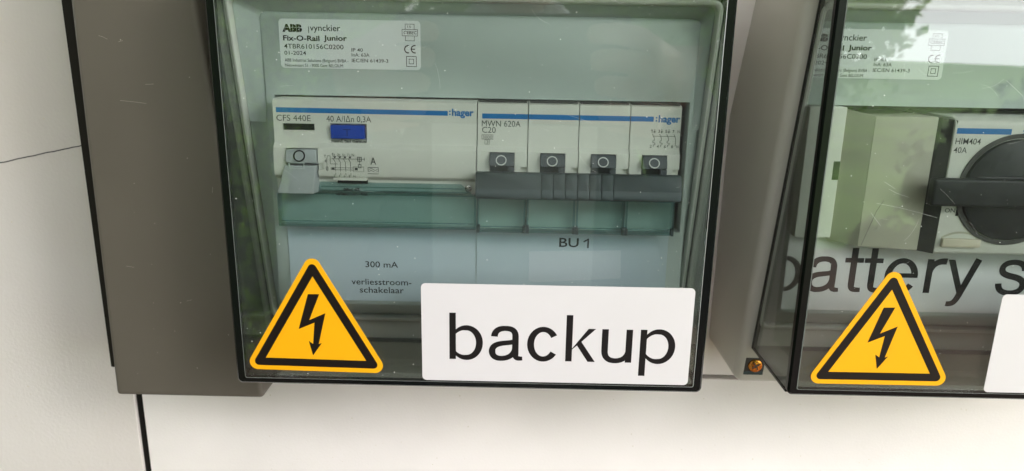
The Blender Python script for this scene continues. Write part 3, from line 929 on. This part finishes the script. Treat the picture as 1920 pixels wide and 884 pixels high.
b = bmesh.new(); text_mesh(b, 'hager', 147.85, 155.2, 95.7, 2.45, 10.86, .03)
for zz in (95.85000000000001, 96.9): sheet(b, rect(146.9, zz, 147.4, zz + .5), 10.86)
finish('logo', b, M['blue'], mcb, 0)
b = bmesh.new()
text_mesh(b, 'MWN 620A', 87.5, 100.8, 93.15, 2.0, 10.8); text_mesh(b, 'C20', 87.6, 92.3, 90.95, 2.0, 10.78)
text_mesh(b, '3000', 87.8, 91.1, 88.95, 1.1, 10.72); box_line(b, 87.55, 88.75, 91.35, 90.3, .13, 10.70)
text_mesh(b, '3', 89.1, 89.8, 87.3, 1.05, 10.68, capref='3'); box_line(b, 88.6, 87.05, 90.2, 88.6, .13, 10.66)
finish('type_lettering', b, M['greyink'], mcb, 0)
b = bmesh.new()
L = lambda pts_, w=.15: line(b, pts_, w, 10.66)
for i, s_ in enumerate(('1', '3', '5', '7')):
    x = 146.0 + i * 2.45
    text_mesh(b, s_, x - .45, x + .15, 92.1, 1.0, 10.72, capref='1', bold=.01)
    text_mesh(b, ('2', '4', '6', '8')[i], x - .6, x + .05, 86.9, 1.0, 10.62, capref='1', bold=.01)
    if i < 3: L([(x + .75, 93.3), (x + .75, 92.0)], .14); L([(x + .4, 92.5), (x + 1.1, 92.6)], .14); L([(x + .4, 92.2), (x + 1.1, 92.3)], .14)
    L([(x + .1, 91.6), (x + .8, 90.2), (x + .8, 89.4)], .16)
    if i < 3: L([(x + .8, 89.4), (x + .35, 89.2), (x + .35, 88.7), (x + 1.15, 88.5), (x + 1.15, 88.0), (x + .6, 87.9), (x + .6, 87.3)], .16)
    else: L([(x + .8, 89.4), (x + .8, 87.6)], .16)
L([(146.4, 90.9), (153.9, 90.9)], .13)
text_mesh(b, 'N', 154.6, 155.3, 92.1, 1.0, 10.72); text_mesh(b, 'N', 154.6, 155.3, 86.9, 1.0, 10.62)
finish('wiring_diagram', b, M['greyink'], mcb, 0)
# handle bar across the toggles
def barprof(o=0.0): return [(7.0, 78.2), (4.6, 78.4 - o), (3.9 + o, 78.0 - o), (1.7 + o, 71.6), (1.6 + o, 70.2), (2.4, 69.6), (8.2, 69.7)]
b = bmesh.new(); extrude_x(b, barprof(.35), 86.5, 155.2)
hb = finish('handle_bar', b, M['slate'], mcb, 40)
segs = [(85.95, 108.0), (132.7, 155.75)]
for a, c in segs:
    b = bmesh.new(); extrude_x(b, barprof(), a, c, .22)
    finish('bar_end', b, M['slate'], hb, 40)
gx = [108.0, 112.1, 116.2, 120.3, 124.4, 128.5, 132.7]
for a, c in zip(gx[:-1], gx[1:]):
    b = bmesh.new(); extrude_x(b, barprof(), a + .18, c - .06, .22)
    finish('grip_rib', b, M['slate'], hb, 40)

# rotary switch in the right enclosure ---------------------------------
sw = thing('rotary_switch', 'ivory rotary isolator switch with a dark round knob and handle bar', 'rotary switch', (280, 45, 52))
b = bmesh.new()
hexa(b, [(213.7, 17.5, 53.5), (221.5, 11.2, 53.0), (221.5, 40, 53.0), (213.7, 40, 53.5), (213.7, 16.5, 101.0), (221.5, 11.2, 99.2), (221.5, 40, 99.2), (213.7, 40, 101.0)], .3)
finish('side_flank', b, M['dev2'], sw, 30)
b = bmesh.new()
hexa(b, [(221.55, 11.2, 53.0), (243.0, 11.0, 52.0), (243.0, 40, 52.0), (221.55, 40, 53.0), (221.55, 11.2, 99.0), (243.0, 11.0, 99.2), (243.0, 40, 99.2), (221.55, 40, 99.0)], .5, 3)
h1 = finish('left_housing', b, M['dev2'], sw, 30)
b = bmesh.new(); line(b, [(222.9, 53.6), (226.5, 66), (228.5, 70)], .12, 10.98)
finish('seam', b, M['greyink'], h1, 0)
b = bmesh.new()
hexa(b, [(243.1, 11.5, 51.9), (247.0, 8.0, 51.8), (247.0, 40, 51.8), (243.1, 40, 51.9), (244.6, 11.5, 99.0), (247.8, 8.0, 98.4), (247.8, 40, 98.4), (244.6, 40, 99.0)], .2)
finish('side_flank', b, M['cav'], sw, 30)  # flank facing left, its shade painted as dark colour
b = bmesh.new()
extrude_x(b, [(40, 99.6), (10.5, 99.6), (8.4, 98.4), (8.0, 97), (8.0, 52.6), (9, 51.6), (40, 51.6)], 247.0, 316, .3)
finish('switch_housing', b, M['dev'], sw, 30)
b = bmesh.new(); bx(b, 247.9, 266.2, 7.93, 8.5, 94.0, 95.9)
finish('blue_stripe', b, M['blue'], sw, 0)
b = bmesh.new(); text_mesh(b, 'hager', 270.95, 279.5, 93.9, 2.45, 7.95, .03)
for zz in (94.05000000000001, 95.10000000000001): sheet(b, rect(270.0, zz, 270.5, zz + .5), 7.95)
finish('logo', b, M['blue'], sw, 0)
b = bmesh.new(); text_mesh(b, 'HIM404', 248.0, 256.5, 90.5, 2.0, 7.95, .004); text_mesh(b, '40A', 247.9, 252.4, 87.5, 2.0, 7.95, .004)
text_mesh(b, 'ON', 248.5, 252.0, 66.8, 1.5, 7.95, .004)
finish('type_lettering', b, M['greyink'], sw, 0)
b = bmesh.new(); bx(b, 252.4, 253.3, 7.9, 8.4, 65.6, 67.9)
finish('position_mark', b, M['ink'], sw, 0)
b = bmesh.new()
disc(b, 270.6, 75.0, 19.4, 7.6, 1.5, 72, 17.9)
finish('knob_collar', b, M['cav'], sw, 40)
b = bmesh.new(); disc(b, 270.6, 75.0, 17.6, 6.4, 3.5, 72, 0, 1.0)
kn = finish('knob_disc', b, M['knob'], sw, 40)
b = bmesh.new()
bx(b, 240.4, 299, 2.7, 6.4, 69.9, 79.4, 1.1, 4)
bx(b, 256, 285, 6.0, 7.2, 69.0, 80.2, .8, 3)
finish('handle', b, M['knob'], kn, 40)
b = bmesh.new(); bx(b, 248.9, 262.2, 6.6, 8.4, 54.6, 57.6, .4, 2)
finish('sliding_tab', b, M['tab'], sw)
b = bmesh.new(); disc(b, 255.5, 48.5, 11.6, 7.9, .5, 40, 10.9)
for v in list(b.verts):
    if v.co.z < 57.2: b.verts.remove(v)
finish('tab_arch', b, M['dev2'], sw, 0)
for (sx, sz) in ((228, 60), (250.2, 55.4)):
    b = bmesh.new(); disc(b, sx, sz, .5, 7.9 if sx > 240 else 10.95, .3, 16); finish('moulding_mark', b, M['dev2'], sw, 0)
# blanking plate left of the switch
bl_ = thing('blanking_plate', 'narrow pale blanking plate left of the rotary switch', 'blanking plate', (209, 30, 55))
b = bmesh.new()
bx(b, 200.6, 213.5, 15.2, 26, 55.0, 101.6, .4, 3)
finish('plate', b, M['dev'], bl_)
b = bmesh.new(); bx(b, 211.2, 213.45, 15.1, 15.7, 76.2, 82.8)
finish('notch_shade', b, M['slot'], bl_, 0)  # shade of the notch painted as a flush black box

# ------------------------------------------------------------------ what the covers mirror: paving, lawn, trees, sky, the photographer
GZ = -1320.0
bm = bmesh.new(); bx(bm, -80000, 80000, -150000, 3000, GZ - 100, GZ - 8)
lawn_m = mat('lawn_grass', (.17, .33, .05), .8, noise=.5, nscale=.5, tint=(.05, .10, .02), bump=.4, bscale=30)
tag(finish('ground', bm, lawn_m, origin=(0, -70000, GZ)), kind='structure')
pav_m = mat('red_brown_paving', (.17, .10, .075), .8, noise=.25, nscale=6)
bm = bmesh.new(); bx(bm, -9000, 9000, -5000, 1500, GZ - 6, GZ)
tag(finish('pavement', bm, pav_m, origin=(0, -1500, GZ)), kind='structure')

leaf_m = mat('tree_leaves', (.09, .19, .03), .6, noise=.5, nscale=.9, tint=(.035, .07, .012))
_n, _l = leaf_m.node_tree.nodes, leaf_m.node_tree.links
_t = _n.new('ShaderNodeBsdfTranslucent'); _t.inputs[0].default_value = (.34, .60, .08, 1)
_mx = _n.new('ShaderNodeMixShader'); _mx.inputs['Fac'].default_value = .55
_l.new(_n['Principled BSDF'].outputs[0], _mx.inputs[1]); _l.new(_t.outputs[0], _mx.inputs[2])
_l.new(_mx.outputs[0], _n['Material Output'].inputs[0])
shrub_m = mat('added_shrub_dark_green', (.02, .035, .012), .7, noise=.5, nscale=3)
bark_m = mat('tree_bark', (.09, .065, .045), .9, noise=.4, nscale=20)
def tree(x, y, h, r, label, seed, low=.3, leaf=1.0, nm='leafy_tree', cat='tree', grp='trees mirrored in the covers'):
    rd = random.Random(seed)
    t = thing(nm, label, cat, (x, y, GZ - 8), grp)
    b = bmesh.new()
    def limb(p, q, ra, rb, n=7):
        P, Q = Vector(p), Vector(q); d = (Q - P).normalized()
        s_ = d.orthogonal().normalized(); w = d.cross(s_)
        A = [b.verts.new(P + (s_ * math.cos(2 * math.pi * i / n) + w * math.sin(2 * math.pi * i / n)) * ra) for i in range(n)]
        B = [b.verts.new(Q + (s_ * math.cos(2 * math.pi * i / n) + w * math.sin(2 * math.pi * i / n)) * rb) for i in range(n)]
        for i in range(n): b.faces.new((A[i], A[(i + 1) % n], B[(i + 1) % n], B[i]))
    base = (x, y, GZ - 8); fork = (x + rd.uniform(-200, 200), y, GZ + h * .42)
    limb(base, fork, h * .035, h * .022)
    tips = []
    for k in range(8):
        a = rd.uniform(0, 6.28); rr = r * rd.uniform(.4, .85)
        tip = (x + math.cos(a) * rr, y + math.sin(a) * rr, GZ + h * rd.uniform(.45, .95))
        limb(fork, tip, h * .016, h * .004); tips.append(tip)
    finish('trunk', b, bark_m, t, 40)
    b = bmesh.new()
    cl = []
    for k in range(62):
        a = rd.uniform(0, 6.28); f = rd.random() ** .5
        zz = rd.uniform(low, 1.0)
        rr = r * f * math.sin(math.pi * min(1, max(.15, (zz - low) / (1 - low) * .8 + .15)))
        cl.append((x + math.cos(a) * rr, y + math.sin(a) * rr, GZ + h * zz, r * rd.uniform(.15, .32)))
    for (cx, cy, cz, cr_) in cl:
        for j in range(130):
            d = Vector((rd.gauss(0, 1), rd.gauss(0, 1), rd.gauss(0, .7))).normalized() * cr_ * rd.random() ** .4
            c = Vector((cx, cy, cz)) + d
            n = Vector((rd.gauss(0, 1), rd.gauss(0, 1), rd.gauss(0, 1))).normalized(); s_ = n.orthogonal().normalized(); w = n.cross(s_)
            e = rd.uniform(90, 190) * leaf
            add_poly(b, [c + s_ * e, c + w * e * .6, c - s_ * e, c - w * e * .6])
    if nm == 'added_shrub':  # solid core, keeps the added foliage dark when mirrored
        q = bmesh.new(); bmesh.ops.create_icosphere(q, subdivisions=3, radius=1)
        for v_ in q.verts:
            k_ = 1 + rd.uniform(-.08, .08); v_.co = (x + v_.co.x * r * .72 * k_, y + v_.co.y * r * .72 * k_, GZ + h * .42 + v_.co.z * h * .5 * k_)
        finish('dark_core', q, shrub_m, t, 0)
    finish('crown', b, shrub_m if nm == 'added_shrub' else leaf_m, t, 0, recalc=False)
# azimuth measured from the wall's outward normal, to the right positive
def pol(az, d): return (100 + math.sin(math.radians(az)) * d, -math.cos(math.radians(az)) * d)
for i, (az, d, h, r, lab, low) in enumerate((
        (14, 15000, 9000, 3800, 'broad leafy tree behind the camera, mirrored left in the right cover', -.04),
        (22, 20000, 10000, 3700, 'leafy tree whose ragged edge meets the sky in the right cover', -.04),
        (-5, 24000, 11000, 5200, 'tall leafy tree far behind the photographer', .06),
        (7, 25000, 11000, 5200, 'leafy tree filling the gap behind the photographer', .06),
        (2, 17000, 9500, 4200, 'leafy tree straight behind the photographer', -.04),
        (-12, 16000, 9000, 4000, 'leafy tree left behind the photographer', -.04),
        (-27, 18000, 10000, 4300, 'leafy tree at the far left behind the photographer', -.04))):
    x, y = pol(az, d)
    tree(x, y, h, r, lab, 11 + i, low)

x, y = pol(38.5, 5600)
tree(x, y, 1150, 1150, 'low dark foliage added on the lawn to darken the reflection over the rotary knob', 71, -.3, .35, 'added_shrub', 'added_shrub', None)  # added unseen dark mass, darkens the reflection over the knob
# unseen slab overhead and foliage wall at left, both added to block light
bm = bmesh.new(); bx(bm, -4000, 6000, -1750, 300, 1700, 1820, 5)
tag(finish('added_sky_blocker', bm, mat('sky_blocker_grey', (.35, .33, .30), .7), origin=(1000, -500, 1100)), kind='structure')  # added slab out of view, cuts off the high sky
hd = thing('added_hedge', 'dense dark green foliage added left of the wall, outside the frame, to block light', 'added_hedge', (-1500, -2200, GZ))
bm = bmesh.new(); bx(bm, -1900, -1200, -8000, -150, GZ, 1300)
finish('added_hedge_core', bm, mat('added_hedge_dark', (.012, .02, .006), .9), hd, 0)
bm = bmesh.new(); rd = random.Random(3)
for k in range(14000):
    c = Vector((-1190 + rd.gauss(0, 35), rd.uniform(-8000, -150), rd.uniform(GZ, 1320)))
    n = Vector((1 + rd.gauss(0, .6), rd.gauss(0, .8), rd.gauss(0, .8))).normalized(); s_ = n.orthogonal().normalized(); w = n.cross(s_)
    e = rd.uniform(25, 45)
    add_poly(bm, [c + s_ * e, c + w * e * .6, c - s_ * e, c - w * e * .6])
finish('added_hedge_leaves', bm, leaf_m, hd, 0, recalc=False)

# the photographer, seen only as a faint reflection -------------------
def skin_body(name, joints, bones, m, parent=None, sub=2, root=0):
    me = bpy.data.meshes.new(name)
    me.from_pydata([Vector(j[:3]) * S for j in joints], bones, [])
    o = bpy.data.objects.new(name, me); COL.objects.link(o)
    md = o.modifiers.new('skin', 'SKIN')
    sv = me.skin_vertices[0].data if me.skin_vertices else None
    if sv is None:
        bpy.context.view_layer.objects.active = o
        bm_ = bmesh.new(); bm_.from_mesh(me); lay = bm_.verts.layers.skin.verify(); bm_.to_mesh(me); bm_.free()
        sv = me.skin_vertices[0].data
    for i, j in enumerate(joints):
        rx_, ry_ = (j[3], j[4]) if len(j) > 4 else (j[3], j[3])
        sv[i].radius = (rx_ * S, ry_ * S)
        sv[i].use_root = (i == root)
    o.modifiers.new('sub', 'SUBSURF').levels = sub
    o.modifiers['sub'].render_levels = sub
    md.use_smooth_shade = True
    me.materials.append(m)
    if parent: o.parent = parent; o.matrix_parent_inverse = Matrix.Translation(-Vector(WORLD[parent.name]) * S)
    return o
PX, PYY = 95.0, -600.0
per = thing('person', 'person in an open dark jacket and a pale shirt added to brighten the reflection, holding up a phone', 'person', (PX, PYY, GZ))
jac = mat('dark_jacket_added_pale_front', (.085, .115, .125), .85)
_n, _l = jac.node_tree.nodes, jac.node_tree.links
_g = _n.new('ShaderNodeNewGeometry'); _x = _n.new('ShaderNodeSeparateXYZ'); _r = _n.new('ShaderNodeValToRGB')
_l.new(_g.outputs['Position'], _x.inputs[0])
_m = _n.new('ShaderNodeMath'); _m.operation = 'SUBTRACT'; _m.inputs[1].default_value = PX * S
_a = _n.new('ShaderNodeMath'); _a.operation = 'ABSOLUTE'
_l.new(_x.outputs[0], _m.inputs[0]); _l.new(_m.outputs[0], _a.inputs[0]); _l.new(_a.outputs[0], _r.inputs[0])
_r.color_ramp.interpolation = 'CONSTANT'
_r.color_ramp.elements[0].color = (.62, .70, .70, 1)  # pale centre added to brighten the mirrored figure
_r.color_ramp.elements[1].position = .085; _r.color_ramp.elements[1].color = (.04, .065, .075, 1)
_l.new(_r.outputs[0], _n['Principled BSDF'].inputs['Base Color'])
skin = mat('skin', (.50, .32, .24), .5, noise=.05)
trs = mat('dark_trousers', (.03, .035, .05), .85)
hair = mat('brown_hair', (.05, .03, .02), .6)
J = [(PX, PYY, -420, 225, 120), (PX, PYY, -250, 235, 115), (PX, PYY + 5, -60, 200, 115), (PX, PYY, 75, 120, 80), (PX, PYY + 10, 135, 62, 58), (PX, PYY + 20, 180, 55, 55),
     (PX - 185, PYY, 70, 62, 62), (PX - 222, PYY + 85, -150, 100, 50), (PX - 120, PYY + 260, 60, 38, 34), (PX - 95, PYY + 310, 90, 26, 34),
     (PX + 185, PYY, 70, 62, 62), (PX + 222, PYY + 85, -150, 100, 50), (PX + 135, PYY + 260, 60, 38, 34), (PX + 105, PYY + 310, 90, 26, 34),
     (PX - 95, PYY, -520, 95, 95), (PX - 100, PYY + 10, -900, 68, 68), (PX - 105, PYY, GZ + 70, 45, 45), (PX - 110, PYY + 130, GZ + 35, 40, 33),
     (PX + 95, PYY, -520, 95, 95), (PX + 100, PYY + 10, -900, 68, 68), (PX + 105, PYY, GZ + 70, 45, 45), (PX + 110, PYY + 130, GZ + 35, 40, 33)]
Bn = [(0, 1), (1, 2), (2, 3), (3, 4), (4, 5), (3, 6), (6, 7), (7, 8), (8, 9), (3, 10), (10, 11), (11, 12), (12, 13), (0, 14), (14, 15), (15, 16), (16, 17), (0, 18), (18, 19), (19, 20), (20, 21)]
skin_body('clothed_body', J, Bn, jac, per)
# head with nose and ears
bmh = bmesh.new()
bmesh.ops.create_uvsphere(bmh, u_segments=32, v_segments=20, radius=1)
for v in bmh.verts:
    x, y, z = v.co
    jaw = 1 - .28 * max(0, -z)
    nose = 22 * math.exp(-((x / .13) ** 2 + ((z + .12) / .22) ** 2)) if y > .5 else 0
    eye = -7 * sum(math.exp(-(((x - s_ * .34) / .16) ** 2 + ((z - .08) / .1) ** 2)) for s_ in (-1, 1)) if y > .4 else 0
    v.co = (PX + x * 76 * jaw, PYY + 45 + y * 95 + nose + eye, 262 + z * 118)
hdm = finish('head', bmh, skin, per, 60)
for sd in (-1, 1):
    bmh = bmesh.new(); bmesh.ops.create_uvsphere(bmh, u_segments=12, v_segments=8, radius=11)
    bmesh.ops.translate(bmh, verts=bmh.verts, vec=(PX + sd * 28, PYY + 122, 271)); finish('eye', bmh, hair, hdm, 60)
    bmh = bmesh.new(); bx(bmh, PX + sd * 28 - 15, PX + sd * 28 + 15, PYY + 126, PYY + 134, 290, 296, 2); finish('eyebrow', bmh, hair, hdm, 60)
    bmh = bmesh.new(); bmesh.ops.create_uvsphere(bmh, u_segments=12, v_segments=10, radius=1)
    bmesh.ops.scale(bmh, verts=bmh.verts, vec=(8, 17, 30)); bmesh.ops.translate(bmh, verts=bmh.verts, vec=(PX + sd * 77, PYY + 40, 262)); finish('ear', bmh, skin, hdm, 60)
bmh = bmesh.new(); bx(bmh, PX - 22, PX + 22, PYY + 116, PYY + 126, 206, 213, 3); finish('mouth', bmh, mat('lips', (.35, .13, .11), .5), hdm, 60)
bmh = bmesh.new()
bmesh.ops.create_uvsphere(bmh, u_segments=32, v_segments=20, radius=1)
for v in bmh.verts:
    x, y, z = v.co
    v.co = (PX + x * 84, PYY + 30 + y * 96, 285 + z * 108)
for v in [v for v in bmh.verts if v.co.y > PYY + 70 and v.co.z < 335 or v.co.z < 215]: bmh.verts.remove(v)
finish('hair', bmh, hair, per, 60)
for sd in (-1, 1):
    hx = PX + sd * 92
    hj = [(hx + sd * 14, PYY + 305, 88, 30, 24), (hx + sd * 4, PYY + 335, 108, 34, 15)]
    hb_ = [(0, 1)]
    for f in range(4):
        k = len(hj)
        hj += [(hx - sd * 2, PYY + 343, 126 - f * 17, 9), (hx - sd * 26, PYY + 348, 130 - f * 17, 8), (hx - sd * (44 - 3 * f), PYY + 346, 128 - f * 17, 7)]
        hb_ += [(1, k), (k, k + 1), (k + 1, k + 2)]
    k = len(hj)
    hj += [(hx - sd * 8, PYY + 318, 84, 11), (hx - sd * 26, PYY + 312, 92, 9), (hx - sd * 38, PYY + 314, 100, 8)]
    hb_ += [(0, k), (k, k + 1), (k + 1, k + 2)]
    skin_body('hand', hj, hb_, skin, per, 1)
ph = thing('phone', 'black phone held up by the photographer behind the camera', 'phone', (PX, -262, 70))
bmh = bmesh.new(); bx(bmh, PX - 78, PX + 78, -262, -254, 68, 142, 3.5, 3)
finish('phone_body', bmh, M['edge'], ph)
